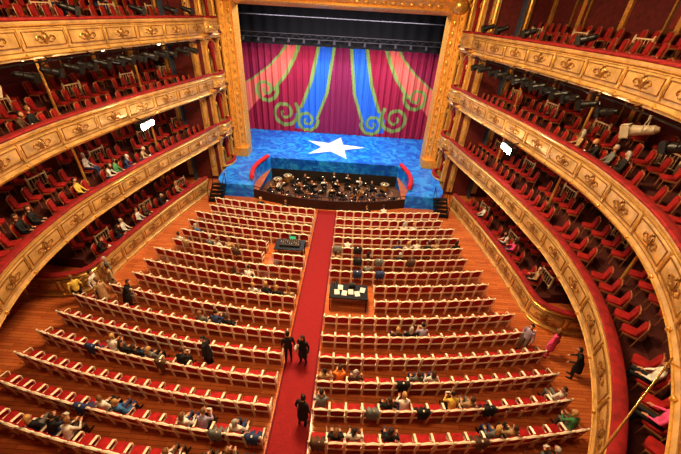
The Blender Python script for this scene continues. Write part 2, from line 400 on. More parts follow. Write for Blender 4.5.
for sgn in(1,-1):
    r=MB(); pth=[((pitside(y)+.05)*sgn,y,1.24) for y in np.linspace(22.0,26.3,14)]
    r.tube(pth,.17,8,0)
    for p in pth[::3]: r.frus((p[0],p[1],1.0),(p[0],p[1],1.2),.03,.03,6,1)
    r.obj('padded_pit_rail',[mat('rail_red',(.62,.02,.03),.5),M_BRASS])
sm=MB(); cxs,cys=-.3,30.1; vs=[]
for k in range(10):
    rr=3.0 if k%2==0 else 1.15; a=math.radians(80)+k*math.pi/5; vs.append((cxs+rr*math.cos(a),cys+rr*math.sin(a)))
vs3=[(x,y,1.012) for x,y in vs]+[(x,y,1.001) for x,y in vs]
sm.add(vs3+[(cxs,cys,1.012)],[(i,(i+1)%10,20) for i in range(10)]+[(i,(i+1)%10,10+(i+1)%10,10+i) for i in range(10)],0)
sm.obj('white_floor_star',[M_WHITE])
# curtain
nx,nz=330,150; X=np.linspace(-9.6,9.6,nx); Zc=np.linspace(1.02,10.6,nz)
gx,gz=np.meshgrid(X,Zc); yy=34+.10*np.sin(gx*9+.5*np.sin(gx*1.7))+.05*np.sin(gx*21)
col=np.zeros((nz,nx,3)); base=np.array([.30,.012,.065]); col[:]=base
ax=np.abs(gx+.05)
def interp(z,zz,xx): return np.interp(z,zz,xx)
b1=interp(gz,[1,2.5,5,9.3,10.6],[3.0,2.3,1.35,.75,.7]); b2=interp(gz,[1,2,3.5,6,9.3,10.6],[7.0,5.3,3.9,2.9,2.15,2.0])
b3=interp(gz,[1,4,5,6.5,8,9.3,10.6],[11,8.2,6.6,5.3,4.45,3.9,3.7]); b4=interp(gz,[1,5.2,6,7.2,8.4,9.3,10.6],[12,10,8.5,6.8,5.6,5.0,4.8])
blue=np.array([.02,.14,.68]); pink=np.array([.64,.15,.14]); gr=np.array([.20,.33,.10]); vio=np.array([.20,.012,.085])
mid=(ax<b1); col[mid]=vio
k=(ax>b1)&(ax<b2)&(gz>1.4)&(ax<4.6); col[k]=blue
k=(ax>b3)&(ax<b4); col[k]=pink
k=(ax>b4); col[k]=np.array([.25,.012,.075])
def stroke(bx,w,zmin):
    k=(np.abs(ax-bx)<w)&(gz>zmin); col[k]=gr
stroke(b1,.15,2.4); stroke(b2,.17,3.4); stroke(b3,.19,4.9); stroke(b4,.13,5.4)
def spiral(cx,cz,r0,turns,w,a0,ccw=1):
    t=np.linspace(0,1,140); a=a0+ccw*t*turns*2*math.pi; r=r0*(1-.85*t)
    px=cx+r*np.cos(a); pz=cz+r*np.sin(a); sel=(np.abs(ax-cx)<r0+1)&(np.abs(gz-cz)<r0+1)
    A=ax[sel];B=gz[sel]; d=np.full(A.shape,9.)
    for i in range(140): d=np.minimum(d,np.hypot(A-px[i],B-pz[i])-w*(1-.4*t[i]))
    tmp=col[sel]; tmp[d<0]=gr; col[sel]=tmp
spiral(3.35,2.25,1.15,1.6,.17,math.pi,1); spiral(5.6,2.9,1.45,1.7,.19,math.pi*.80,1); spiral(7.4,5.0,1.2,1.6,.18,math.pi*.9,1)
me=bpy.data.meshes.new('painted_curtain'); V=np.stack([gx,yy,gz],-1).reshape(-1,3)
idx=np.arange(nx*nz).reshape(nz,nx); F=np.stack([idx[:-1,:-1],idx[:-1,1:],idx[1:,1:],idx[1:,:-1]],-1).reshape(-1,4)
me.from_pydata(V.tolist(),[],F.tolist()); ca=me.color_attributes.new(name='Paint',type='FLOAT_COLOR',domain='POINT')
ca.data.foreach_set('color',np.c_[col.reshape(-1,3),np.ones(nx*nz)].ravel()); me.polygons.foreach_set('use_smooth',[True]*len(me.polygons))
m=bpy.data.materials.new('painted_curtain_cloth'); m.use_nodes=True; nt=m.node_tree; at=nt.nodes.new('ShaderNodeAttribute'); at.attribute_name='Paint'
nt.links.new(at.outputs['Color'],nt.nodes['Principled BSDF'].inputs['Base Color']); nt.nodes['Principled BSDF'].inputs['Roughness'].default_value=.85
me.materials.append(m); o=bpy.data.objects.new('painted_stage_curtain',me); scene.collection.objects.link(o)
bd=MB(); bx=np.linspace(-10.5,10.5,160); vs=[]
for x in bx: vs+= [(x,32.6+.12*math.sin(x*6),9.1),(x,32.6+.12*math.sin(x*6),17.)]
bd.add(vs,[(2*i,2*i+2,2*i+3,2*i+1) for i in range(159)],0)
bd.obj('black_border_drape',[M_BORDER])
tb=MB()
for z in(9.65,10.0): tb.tube([(-10,31.9,z),(10,31.9,z)],.03,6,0)
for i in range(40): x=-10+i*.5; tb.bar((x,31.9,9.65 if i%2 else 10.),(x+.5,31.9,10. if i%2 else 9.65),.02,.02,0)
for i in range(14):
    x=-8.5+i*1.3; tb.frus((x,31.9,9.6),(x,31.65,9.3),.09,.13,8,0)
tb.tube([(-9,29.5,11.3),(9,29.5,11.3)],.04,6,0)
tb.obj('lighting_truss',[mat('truss_grey',(.06,.05,.06),.6,.3)])
sh=MB(); sh.box((0,36.2,8),(22,.2,18),0); sh.box((-10.8,31.5,8),(.2,9.4,18),0); sh.box((10.8,31.5,8),(.2,9.4,18),0); sh.box((0,31.5,17.1),(22,9.6,.2),0); sh.obj('wall_stagehouse',[M_BORDER])
# proscenium
WP=empty('wall_proscenium')
pr=MB()
for sgn in(1,-1):
    prof=[(8.55,26.55),(8.42,26.5),(8.30,26.62),(8.12,26.72),(8.05,26.64),(7.95,26.76),(7.72,27.05),(7.62,27.0),(7.52,27.2),(7.45,27.9),(8.55,27.9)]
    vs=[(x*sgn,y,z) for z in(1.0,13.4) for x,y in prof]; n=len(prof)
    pr.add(vs,[(i,(i+1)%n,n+(i+1)%n,n+i) for i in range(n)],0)
    pr.box((sgn*8.0,26.9,1.35),(1.15,.9,.7),0)
    for z in np.arange(2.2,11.6,.62):
        pr.ell((sgn*7.84,26.86,z),(.10,.06,.2),1,8,6); pr.ell((sgn*8.22,26.66,z+.3),(.06,.05,.12),1,6,5)
    pr.ell((sgn*8.0,26.7,12.5),(.6,.4,.5),1,10,7)
prof=[(26.5,13.3),(26.5,13.1),(26.62,12.95),(26.72,12.8),(26.64,12.7),(26.76,12.55),(27.05,12.3),(27.0,12.15),(27.2,12.0),(27.9,11.9),(27.9,13.3)]
n=len(prof); vs=[(x,y,z) for x in(-7.6,7.6) for y,z in prof]; pr.add(vs,[(i,(i+1)%n,n+(i+1)%n,n+i) for i in range(n)],0)
for x in np.arange(-7,7.1,.62): pr.ell((x,26.86,12.43),(.2,.06,.1),1,8,6)
pr.ell((0,26.7,13),(1.0,.3,.6),1,12,8); pr.obj('gilded_arch',[mat('proscenium_gilding',(.85,.44,.10),.32,.45,.2,8,.25),M_GOLD],WP)
wp=MB()
for sgn in(1,-1): wp.box((sgn*12.,27.6,8.3),(7.0,.5,16.6),0)
wp.box((0,27.6,14.95),(17.2,.5,3.3),0); wp.obj('upper_wall',[M_WALLD],WP)
for sgn in(1,-1):
    b=MB(); X0=8.75
    for li,z in enumerate([.35]+TIERS):
        h=3.35 if li else 3.2; zt=z+h-.35
        for y in(24.05,26.2):
            b.box((sgn*(X0+.25),y,z+h/2),(.5,.42,h),0)
            b.frus((sgn*(X0-.1),y,z+.95),(sgn*(X0-.1),y,zt-.35),.15,.12,10,1)
            b.frus((sgn*(X0-.1),y,z+.72),(sgn*(X0-.1),y,z+.95),.20,.16,10,1); b.frus((sgn*(X0-.1),y,zt-.35),(sgn*(X0-.1),y,zt-.05),.12,.24,10,1)
            b.ell((sgn*(X0-.24),y,zt-.7),(.08,.1,.16),1,6,5)
        b.box((sgn*(X0+.1),25.12,zt+.1),(.75,2.9,.22),0); b.box((sgn*(X0-.02),25.12,zt+.25),(.85,3.0,.1),1)
        for k_ in range(2):
            xx=sgn*(X0+.55+k_*1.9); b.box((xx,23.72,z+h/2),(.42,.2,h),0); b.frus((xx,23.58,z+.9),(xx,23.58,zt-.3),.12,.10,8,1); b.frus((xx,23.58,zt-.3),(xx,23.58,zt),.11,.22,8,1)
        t=np.linspace(0,math.pi,15); pth=[(sgn*(X0+.05-.6*math.sin(a)),25.12+1.0*math.cos(a)) for a in t]
        if sgn<0: pth=pth[::-1]
        C=Curve(pth,.12)
        if C.N[len(C.N)//2][0]*sgn<0: C.N=-C.N
        b.sweep(C.P,C.N,[(.1,z-.3),(.02,z-.28),(-.06,z-.1),(-.02,z+.0),(-.10,z+.3),(-.03,z+.6),(-.08,z+.7),(-.06,z+.82),(.1,z+.82)],0)
        b.sweep(C.P,C.N,[(-.10,z+.82),(-.11,z+.9),(.1,z+.92),(.14,z+.82)],2)
        b.sweep(C.P,C.N,[(-.12,z+.68),(-.09,z+.72),(-.05,z+.68),(-.09,z+.64)],1); b.sweep(C.P,C.N,[(-.12,z-.12),(-.09,z-.08),(-.05,z-.12),(-.09,z-.16)],1)
        for q in(.25,.5,.75):
            p,nn=C.at(C.L*q); b.merge(orn,frameM((p[0]-nn[0]*.12,p[1]-nn[1]*.12),nn,z+.3))
        b.box((sgn*(X0+.3),25.12,z-.05),(1.6,2.3,.12),3)
        arc=[(sgn*(X0-.03),25.12+.85*math.cos(a),zt-.85+.75*math.sin(a)) for a in np.linspace(0,math.pi,13)]
        b.tube(arc,.06,6,1)
        for sy in(-1,1): b.tube([(sgn*(X0+.2),25.12+sy*.85,z+.8),(sgn*(X0+.2),25.12+sy*.80,z+1.5),(sgn*(X0+.2),25.12+sy*.6,z+2.4),(sgn*(X0+.2),25.12+sy*.2,zt)],[.12,.10,.2,.26],7,2)
    b.box((sgn*(X0+2.1),25.12,8),(.1,3.6,16),4)
    b.box((sgn*(X0+1.2),26.45,8),(1.9,.1,16),4)
    b.box((sgn*(X0+2.4),23.85,8),(4.6,.12,16),3)
    b.obj('box_tower',[M_GOLDP,M_GOLD,M_REDT,M_WALL,mat('box_back_blue_reflection',(.05,.07,.12),.8)],WP)  # box backs: dark interior and blue reflected tint put into the colour
for sgn in(1,-1):
    s_=MB()
    for k in range(5): s_.box((sgn*8.0,20.15+k*.24,(k+1)*.2-.03),(.95,.24,.05),0); s_.box((sgn*8.0,20.26+k*.24,(k+.5)*.2),(.95,.02,.2),0)
    for sx in(-.48,.48):
        s_.bar((sgn*8.0+sx,20.05,.05),(sgn*8.0+sx,21.25,.98),.04,.16,0)
        s_.tube([(sgn*8.0+sx,20.1,0.1),(sgn*8.0+sx,20.1,.95),(sgn*8.0+sx,21.2,1.85),(sgn*8.0+sx,21.2,1.0)],.02,6,0)
    s_.obj('stage_steps',[M_BLACK])
def desk(name,x0,x1,y,mixer):
    d=MB(); xc=(x0+x1)/2; w=x1-x0
    d.box((xc,y,.86),(w,.95,.05),0)
    for sx in(-1,1):
        for sy in(-1,1): d.box((xc+sx*(w/2-.05),y+sy*.42,.42),(.05,.05,.84),0)
    d.box((xc,y+.46,.62),(w,.03,.45),0)
    if mixer:
        Mr=Matrix.Rotation(math.radians(12),3,'X'); d.box((xc,y+.05,.97),(w*.7,.5,.1),1,Mr)
        for i in range(9):
            for j in range(4): d.box((xc-w*.3+i*w*.075,y-.1+j*.1,1.03+.02*j),(.025,.03,.02),2 if (i+j)%3 else 3)
        d.box((xc+.1,y+.38,1.08),(.42,.05,.30),1); d.box((xc+.1,y+.352,1.08),(.36,.01,.24),4)
    else:
        for i,(a,b_,r) in enumerate([(-.55,-.1,.1),(-.2,-.15,-.1),(.1,-.05,.05),(.4,-.15,.2),(-.4,.2,0),(.65,.1,-.2)]):
            d.box((xc+a,y+b_,.895+.004*i),(.24,.32,.012),2,Matrix.Rotation(r,3,'Z'))
        d.box((xc+.15,y+.3,1.0),(.3,.16,.22),1)
        d.tube([(xc-.7,y+.3,.88),(xc-.7,y+.3,1.25),(xc-.6,y+.15,1.3)],.012,5,1); d.frus((xc-.6,y+.15,1.32),(xc-.58,y+.12,1.24),.03,.06,8,1)
    d.obj(name,[M_BLACK,M_DARK,M_PAPER,M_RED,mat('screen_green',(.05,.3,.12),.3,emis=(.1,.7,.3),es=.6)])
desk('mixing_desk',-2.45,-.85,14.6,True); desk('lighting_desk',.85,2.65,11.3,False)
# ---------------------------------------------------------------- lamps
def spot_mesh(body):
    k=MB(); Mr=Matrix.Rotation(math.radians(-18),4,'X'); b=MB()
    b.frus((0,-.22,0),(0,.05,0),.11,.12,12,0); b.frus((0,.05,0),(0,.26,0),.12,.15,12,0); b.frus((0,-.30,0),(0,-.22,0),.06,.10,10,0)
    b.frus((0,.255,0),(0,.262,0),.13,.13,12,1)
    for i in range(4):
        a=i*math.pi/2; b.box((.16*math.cos(a),.33,.16*math.sin(a)),(.02 if i%2==0 else .28,.18,.28 if i%2==0 else .02),0)
    k.merge(b,Mr)
    k.tube([(-.16,0,0),(-.17,0,.2),(0,0,.26),(.17,0,.2),(.16,0,0)],.014,5,0); k.frus((0,0,.25),(0,0,.36),.025,.035,6,0)
    return k.mesh('spotlight_mesh',[body,M_STEEL])
SPB=spot_mesh(M_BLACK); SPC=spot_mesh(mat('putty_paint',(.36,.30,.22),.5))
rail=MB()
for a,b_ in((1,H.L*.38),(H.L*.62,H.L-1)):
    P,N=H.sub(a,b_); rail.sweep(P,N,[(-.32,9.86),(-.29,9.89),(-.26,9.86),(-.29,9.83)],0)
for q in list(np.arange(1.2,H.L*.38,2.))+list(np.arange(H.L*.62,H.L-1,2.)):
    p,n=H.at(q); rail.bar((p[0]-n[0]*.3,p[1]-n[1]*.3,9.86),(p[0],p[1],9.98),.03,.03,0)
rail.obj('lighting_rail',[M_BLACK])
qs=[2.2,3.0,4.1,4.8,5.6,6.4,7.2,7.9,8.7,9.5,10.2,11.2,12.3,14.2,16.]
for i,q in enumerate(qs):
    for sd in(0,1):
        s=q if sd==0 else H.L-q-.2; p,n=H.at(s); big=(i==13); sc=1.2 if big else 1.0
        tgt=np.array([0,31.])-p; inst('stage_spotlight',SPC if big else SPB,(p[0]-n[0]*.3,p[1]-n[1]*.3,9.86-.34*sc),math.atan2(-tgt[0],tgt[1])+.25*math.sin(i*3),sc)
for i,(q,z) in enumerate([(1.6,11.3),(3.1,11.3),(5.5,11.3),(9.3,11.3)]):
    for sd in(0,1):
        s=q if sd==0 else H.L-q; p,n=H.at(s); tgt=np.array([0,31.])-p
        inst('stage_spotlight',SPB,(p[0]+n[0]*.05,p[1]+n[1]*.05,z+.2),math.atan2(-tgt[0],tgt[1]),1.)
LC=(1,.74,.42)
def light(kind,name,loc,e,col=LC,size=1.,rot=None,parent=None,sy=None):
    l=bpy.data.lights.new(name,kind); l.energy=e; l.color=col
    if kind=='AREA':
        l.size=size
        if sy: l.shape='RECTANGLE'; l.size_y=sy
    else: l.shadow_soft_size=size
    o=bpy.data.objects.new(name,l); scene.collection.objects.link(o); o.location=loc
    if rot: o.rotation_euler=rot
    if parent: o.parent=parent
    return o
for sgn in(1,-1):
    E=empty('flood_lamp_bank',(sgn*9.45,16.7,6.45)); f=MB()
    for dx in(-.42,0,.42):
        f.box((0,dx*1.,0),(.3,.36,.34),0); f.ell((-sgn*.17,dx,-.02),(.05,.16,.15),1,10,6)
    f.bar((0,-.6,.20),(0,.6,.20),.04,.04,0); f.bar((0,0,.18),(sgn*.4,0,.3),.04,.04,0)
    f.obj('housing',[M_BLACK,M_FLOOD],E)
    light('POINT','lamp',(-sgn*.45,0,-.1),150,(1,.9,.7),.12,parent=E)
ch=MB()
for rr,zz in((2.2,14.0),(1.5,14.6),(.8,15.1)):
    n=int(rr*10); ch.tube([(rr*math.cos(2*math.pi*i/24),12+rr*math.sin(2*math.pi*i/24),zz) for i in range(25)],.05,6,0)
    for i in range(n):
        a=2*math.pi*i/n; ch.ell((rr*math.cos(a),12+rr*math.sin(a),zz+.15),(.09,.09,.13),1,8,6)
    for i in range(6): a=i*math.pi/3; ch.tube([(rr*math.cos(a),12+rr*math.sin(a),zz),(0,12,zz+.9)],.02,5,0)
ch.tube([(0,12,14),(0,12,16.5)],.06,6,0); ch.obj('chandelier',[M_BRASS,M_LAMP])
light('AREA','overhead_fill_light',(0,12.5,16.3),4600,LC,3,(0,0,0),sy=4)  # unseen area fills added overhead; the chandelier is attached as their fixture
light('AREA','overhead_fill_light',(0,4,16.3),950,LC,3,(0,0,0),sy=2)
gl=MB()  # globes and point lights added as fill for the box interiors
for ti,z in enumerate([.35]+TIERS):
    for sd in(0,1):
        for q in(2.5,6.5,10.5,14.5,18.5):
            s=q if sd==0 else H.L-q; p,n=H.at(s)
            if ti==0 and p[1]<10: continue
            x,y=p[0]+n[0]*1.7,p[1]+n[1]*1.7; zz=z+2.75
            gl.ell((x,y,zz+.05),(.12,.12,.08),0,10,6); gl.frus((x,y,zz+.1),(x,y,zz+.25),.05,.08,8,1)
            light('POINT','box_fill_light',(x,y,zz-.15),[15,12,11,6][ti],LC,.12)
gl.obj('box_fill_globes',[M_LAMP,M_BRASS])
light('AREA','border_light',(0,31.5,9.0),400,(1,.88,.78),15,(math.radians(30),0,0),sy=.5)
light('AREA','stage_wash',(0,29,12.4),1300,(.9,.93,1),13,(math.radians(0),0,0),sy=1.)
for sgn in(1,-1):
    o=light('SPOT','front_spot',(sgn*8.6,20,10.2),2000,(1,.85,.66),.2); o.data.spot_size=math.radians(46); o.data.spot_blend=.7
    o.rotation_euler=(Vector((sgn*-1,32,2.2))-Vector((sgn*8.6,20,10.2))).to_track_quat('-Z','Y').to_euler()
for sgn in(1,-1):
    o=light('SPOT','proscenium_spot',(sgn*3,12,15.8),2600,(1,.70,.34),.3); o.data.spot_size=math.radians(50); o.data.spot_blend=.8
    o.rotation_euler=(Vector((sgn*8.8,26.0,6))-Vector((sgn*3,12,15.8))).to_track_quat('-Z','Y').to_euler()
w=bpy.data.worlds.new('world'); scene.world=w; w.use_nodes=True; w.node_tree.nodes['Background'].inputs[0].default_value=(.9,.6,.35,1); w.node_tree.nodes['Background'].inputs[1].default_value=.05
bp=MB(); A=Vector((4.0,1.5,8.0)); B=Vector((6.3,3.2,8.0)); bp.tube([A,B],.014,8,0)
for t,(x,y) in((.05,(4.75,.75)),(.95,(6.95,2.85))): bp.bar(A.lerp(B,t),(x,y,7.75),.02,.02,0)
bp.obj('brass_pipe',[M_BRASS])
# ---------------------------------------------------------------- people
def mkperson(name,P,lean,arms,legs,head=(0,0),coat=False,long_hair=False,palm=(0,0,-1),extra=None):
    body=MB(); segs=[]
    P=Vector(P); u=Vector((0,math.sin(lean),math.cos(lean))); w_=Vector((0,math.cos(lean),-math.sin(lean))); X=Vector((1,0,0))
    secs=[(-.10,.10,.08),(-.06,.155,.115),(.02,.165,.12),(.13,.145,.105),(.28,.16,.115),(.39,.175,.105),(.445,.15,.085),(.48,.07,.06)]
    body.loft([(P+u*d,X*rx,w_*ry) for d,rx,ry in secs],0); segs.append((P,P+u*.42,.13,.12,2))
    def cap(a,b,ra,rb,label):
        a=Vector(a);b=Vector(b); body.frus(a,b,ra,rb,12,0); body.ell(a,(ra,)*3,0,10,8); body.ell(b,(rb,)*3,0,10,8); segs.append((a,b,ra,rb,label))
    nk=P+u*.47; nt=P+u*.60+w_*.015; cap(nk,nt,.056,.052,0)
    for sd,(el,wr,hd) in arms.items():
        S=P+u*.42+X*(sd*.17); cap(S,el,.058,.044,2); cap(el,Vector(wr)+(Vector(wr)-Vector(el)).normalized()*.01,.044,.03,2)
    for sd,(kn,an) in legs.items():
        hp=P+X*(sd*.085)-u*.02; kn=Vector(kn);an=Vector(an); cap(hp,kn,.09,.062,3); mid=kn.lerp(an,.35); cap(kn,mid,.058,.058,3); cap(mid,an,.056,.04,3)
        cap(an+Vector((0,-.03,-.04)),an+Vector((sd*.02,.16,-.05)),.04,.032,4)
    if coat:
        dn=Vector((0,0,-1)) if lean<.3 else (-u*.3+Vector((0,0,-.7))).normalized()
        body.loft([(P+u*.16,X*.155,w_*.12),(P+dn*.02,X*.18,w_*.14),(P+dn*.25,X*.195,Vector((0,.16,0))),(P+dn*.45,X*.21,Vector((0,.175,0)))],0); segs.append((P+u*.1,P+dn*.42,.16,.19,2))
    me=body.mesh('tmp',[]); ob=bpy.data.objects.new('tmp',me); scene.collection.objects.link(ob)
    r=ob.modifiers.new('r','REMESH'); r.mode='VOXEL'; r.voxel_size=.021
    s=ob.modifiers.new('s','SMOOTH'); s.factor=.5; s.iterations=3
    dg=bpy.context.evaluated_depsgraph_get(); ev=bpy.data.meshes.new_from_object(ob.evaluated_get(dg)); bpy.data.objects.remove(ob)
    co=np.empty(len(ev.vertices)*3); ev.vertices.foreach_get('co',co); co=co.reshape(-1,3)
    out=MB(); fs=[tuple(p.vertices) for p in ev.polygons]
    cen=np.array([co[list(f)].mean(0) for f in fs]); best=np.full(len(fs),9.); lab=np.zeros(len(fs),int)
    for a,b,ra,rb,l in segs:
        a=np.array(a);b=np.array(b);ab=b-a; t=np.clip(((cen-a)@ab)/(ab@ab),0,1); d=np.linalg.norm(cen-(a+t[:,None]*ab),axis=1)-(ra+(rb-ra)*t); k=d<best; best[k]=d[k]; lab[k]=l
    out.v=[tuple(c) for c in co]; out.f=fs; out.m=[int(x) for x in lab]
    for sd,(el,wr,hd) in arms.items():
        wr=Vector(wr); h=Vector(hd).normalized(); n=Vector(palm) if palm!='in' else Vector((-sd,0,0)); n=(n-h*n.dot(h)).normalized(); sv=h.cross(n).normalized()
        if (sv.x*-sd)<0 and palm!='in': sv=-sv
        if palm=='in' and sv.y<0: sv=-sv
        M=Matrix((sv,h,n)).transposed(); out.ell(wr+h*.05,(.042,.056,.017),0,10,7,M)
        for i,L in enumerate([.068,.078,.072,.056]):
            b0=wr+h*.088+sv*(.030-.020*i); p=[b0]; ang=.25; d=h
            for k in range(3): d=(h*math.cos(ang)+n*math.sin(ang)); p.append(p[-1]+d*L*(.45,.32,.25)[k]); ang+=.4
            out.tube(p,[.0095,.009,.008,.006],6,0)
        b0=wr+h*.03+sv*.032; d=(h*.65+sv*.75).normalized(); out.tube([b0,b0+d*.035,b0+d*.035+(h*.9+sv*.3+n*.3).normalized()*.03],[.013,.011,.007],6,0)
    yaw,pit=head; Rm=(Matrix.Rotation(yaw,3,'Z')@Matrix.Rotation(-(pit+lean*.3),3,'X')); Cn=nt+u*.095+w_*.02
    hb=MB(); hb.ell((0,0,0),(.077,.096,.118),0,18,12)
    vv=[]
    for x,y,z in hb.v:
        t=max(0,-z/.118); x*=1-.30*t*t; y=y*(1-.18*t*t)+ (.012*t if y>0 else .01*t); vv.append((x,y,z))
    hb.v=vv
    hb.loft([((0,.088,.022),(.007,0,0),(0,.006,.003)),((0,.100,-.008),(.011,0,0),(0,.012,.004)),((0,.108,-.022),(.015,0,0),(0,.012,.006)),((0,.094,-.032),(.012,0,0),(0,.006,.003))],0,8)
    for sx in(-1,1):
        hb.ell((sx*.031,.083,.008),(.014,.010,.009),5,8,6); hb.ell((sx*.031,.0915,.008),(.006,.004,.006),6,6,5)
        hb.box((sx*.031,.092,.030),(.030,.010,.006),1); hb.ell((sx*.077,-.004,-.008),(.010,.020,.031),0,8,6)
    hb.ell((0,.088,-.058),(.025,.009,.006),7,8,5); hb.ell((0,.088,-.068),(.020,.009,.006),7,8,5)
    hm=MB(); hm.ell((0,0,0),(1,1,1),1,20,14); vv=[]
    for x,y,z in hm.v:
        face=(y>.18 and z<.50) or z<-.45; ear=(abs(x)>.75 and z<.05 and y>-.25); rr=.90 if (face or (ear and not long_hair)) else 1.10+.03*math.sin(9*x+7*y+5*z)
        vv.append((x*.080*rr,y*.099*rr-.003,z*.122*rr))
    hm.v=vv; hb.merge(hm)
    if long_hair:
        hb.loft([((0,-.045,.06),(.07,0,0),(0,.06,0)),((0,-.05,-.03),(.09,0,0),(0,.062,0)),((0,-.06,-.13),(.095,0,0),(0,.055,0)),((0,-.065,-.21),(.075,0,0),(0,.035,0)),((0,-.065,-.25),(.04,0,0),(0,.02,0))],1,12)
    M4=Rm.to_4x4(); M4.translation=Cn; out.merge(hb,M4)
    out.tube([tuple(nk+u*.01+X*(.063*math.cos(a))+w_*(.061*math.sin(a))) for a in np.linspace(0,2*math.pi,15)],.013,6,2)
    if extra: extra(out)
    return out.mesh(name,[M_SKIN]*9,1.2)
LS={1:((.12,.40,.545),(.12,.42,.09)),-1:((-.11,.41,.545),(-.12,.40,.09))}
A0={1:((.25,0,.77),(.15,.20,.665),(-.2,.95,-.1)),-1:((-.25,0,.77),(-.14,.21,.665),(.2,.95,-.1))}
PS=(0,-.04,.585)
def leaflet(o): o.box((.0,.49,.80),(.15,.01,.13),8,Matrix.Rotation(.9,3,'X'))
def bag(o):
    o.rbox((.27,.02,.88),(.12,.30,.24),8); o.tube([(.27,-.08,.98),(.2,-.03,1.2),(.13,0,1.43),(.2,.04,1.2),(.27,.12,.98)],.012,5,8)
def fig8(o,M,s,mi=8):
    out=[];n=36
    for i in range(n):
        t=2*math.pi*i/n; r=1+.30*math.cos(2*t)-.10*math.cos(t)+(-.16 if abs(math.sin(t))>.93 else 0); out.append((math.sin(t)*r*.42*s,math.cos(t)*r*.72*s))
    k=MB(); k.v=[(x,-.09*s,z) for x,z in out]+[(x,.09*s,z) for x,z in out]; k.f=[(i,(i+1)%n,n+(i+1)%n,n+i) for i in range(n)]+[tuple(range(n)),tuple(range(n,2*n))]; k.m=[mi]*len(k.f)
    k.box((0,.11*s,.95*s),(.08*s,.06*s,1.5*s),6); k.ell((0,.08*s,1.75*s),(.06*s,.06*s,.12*s),mi,6,5); k.box((0,.10*s,-.1*s),(.02,.01,1.7*s),5); k.box((0,.12*s,-.15*s),(.2*s,.03*s,.1*s),5)
    o.merge(k,M)
def violin(o):
    M=Matrix.Translation((-.17,.22,1.09))@Matrix.Rotation(.5,4,'Z')@Matrix.Rotation(math.radians(-82),4,'X'); fig8(o,M,.23)
    o.tube([(.14,.36,.98),(-.38,.30,1.16)],.006,5,8)
def cello(o):
    M=Matrix.Translation((0,.38,.52))@Matrix.Rotation(math.radians(14),4,'X'); fig8(o,M,.50); o.tube([(.34,.42,.62),(-.3,.55,.66)],.008,5,8)
PM={}
PM['seatA']=mkperson('seatA',PS,-.1,A0,LS,(.1,-.05))
PM['seatAL']=mkperson('seatAL',PS,-.08,A0,LS,(-.35,.05),long_hair=True)
AB={1:((.24,.20,.75),(.11,.38,.74),(-.3,.8,.3)),-1:((-.24,.20,.75),(-.11,.38,.74),(.3,.8,.3))}
PM['seatB']=mkperson('seatB',PS,.32,AB,LS,(0,-.45),extra=leaflet)
PM['seatBL']=mkperson('seatBL',PS,.28,AB,LS,(.2,-.4),long_hair=True)
AC={1:((.30,-.02,.78),(.275,.20,.71),(0,1,-.1)),-1:A0[-1]}
PM['seatC']=mkperson('seatC',PS,-.05,AC,LS,(1.1,0))
PM['seatCL']=mkperson('seatCL',PS,-.05,AC,LS,(-1.2,0),long_hair=True)
AS={1:((.25,-.03,1.12),(.26,.05,.88),(0,.15,-1)),-1:((-.25,-.03,1.12),(-.26,.05,.88),(0,.15,-1))}
LT={1:((.10,.03,.51),(.11,-.02,.085)),-1:((-.10,.02,.51),(-.12,-.04,.085))}
PT=(0,0,.96)
PM['standA']=mkperson('standA',PT,.03,AS,LT,(.4,-.1),palm='in')
AK={1:((.26,-.06,1.13),(.16,.14,1.27),(-.5,.5,.6)),-1:AS[-1]}
PM['standB']=mkperson('standB',PT,.0,AK,LT,(-.5,0),coat=True,long_hair=True,palm='in',extra=bag)
PM['standC']=mkperson('standC',PT,.02,AS,LT,(.9,-.1),coat=True,palm='in')
PM['bend']=mkperson('bend',(0,-.04,.95),.35,{1:((.22,.14,1.08),(.18,.34,.97),(0,.7,-.5)),-1:((-.22,.12,1.08),(-.16,.32,.92),(0,.6,-.7))},LT,(0,-.1),coat=True)
AV={1:((.32,.12,.84),(.13,.33,.97),(-.5,.7,0)),-1:((-.27,.20,.88),(-.30,.40,1.12),(.3,.3,.6))}
PM['violin']=mkperson('violin',PS,.02,AV,LS,(.25,-.2),extra=violin)
LW={1:((.26,.38,.53),(.24,.36,.09)),-1:((-.26,.38,.53),(-.24,.36,.09))}
PM['cello']=mkperson('cello',PS,.05,{1:((.36,.12,.82),(.33,.38,.64),(0,.7,-.3)),-1:((-.32,.14,.95),(-.12,.30,1.12),(.4,.3,.6))},LW,(.1,-.2),extra=cello)
CL={'k':(.012,.012,.014),'w':(.70,.66,.60),'n':(.03,.05,.14),'b':(.05,.18,.40),'r':(.50,.03,.03),'o':(.75,.22,.04),'p':(.80,.10,.28),'g':(.16,.16,.15),'t':(.42,.28,.15),'e':(.08,.25,.10),'y':(.70,.50,.10),'l':(.35,.30,.42),'d':(.10,.05,.03)}
HC={'k':(.015,.010,.008),'d':(.06,.025,.012),'t':(.22,.10,.035),'g':(.42,.40,.37),'y':(.50,.30,.10)}
SK=[mat('skin_a',(.62,.33,.21),.5),mat('skin_b',(.52,.26,.16),.5)]
def person(name,kind,x,y,z,rot,top='k',hair='d',bot='n',sc=.97,prop=None):
    o=inst(name,PM[kind],(x,y,z),rot,sc); s=random.choice(SK)
    ml=[s,mat('hair_'+hair,HC[hair],.6,0,.3,40),mat('cloth_'+top,CL[top],.8,0,.2,12),mat('cloth_'+bot,CL[bot],.8,0,.2,12),M_BLACK,M_EYE,M_PUP,M_LIP,prop or M_PAPER]
    for i,m_ in enumerate(ml): o.material_slots[i].link='OBJECT'; o.material_slots[i].material=m_
    return o
KS=['seatA','seatAL','seatB','seatC','seatBL','seatCL']
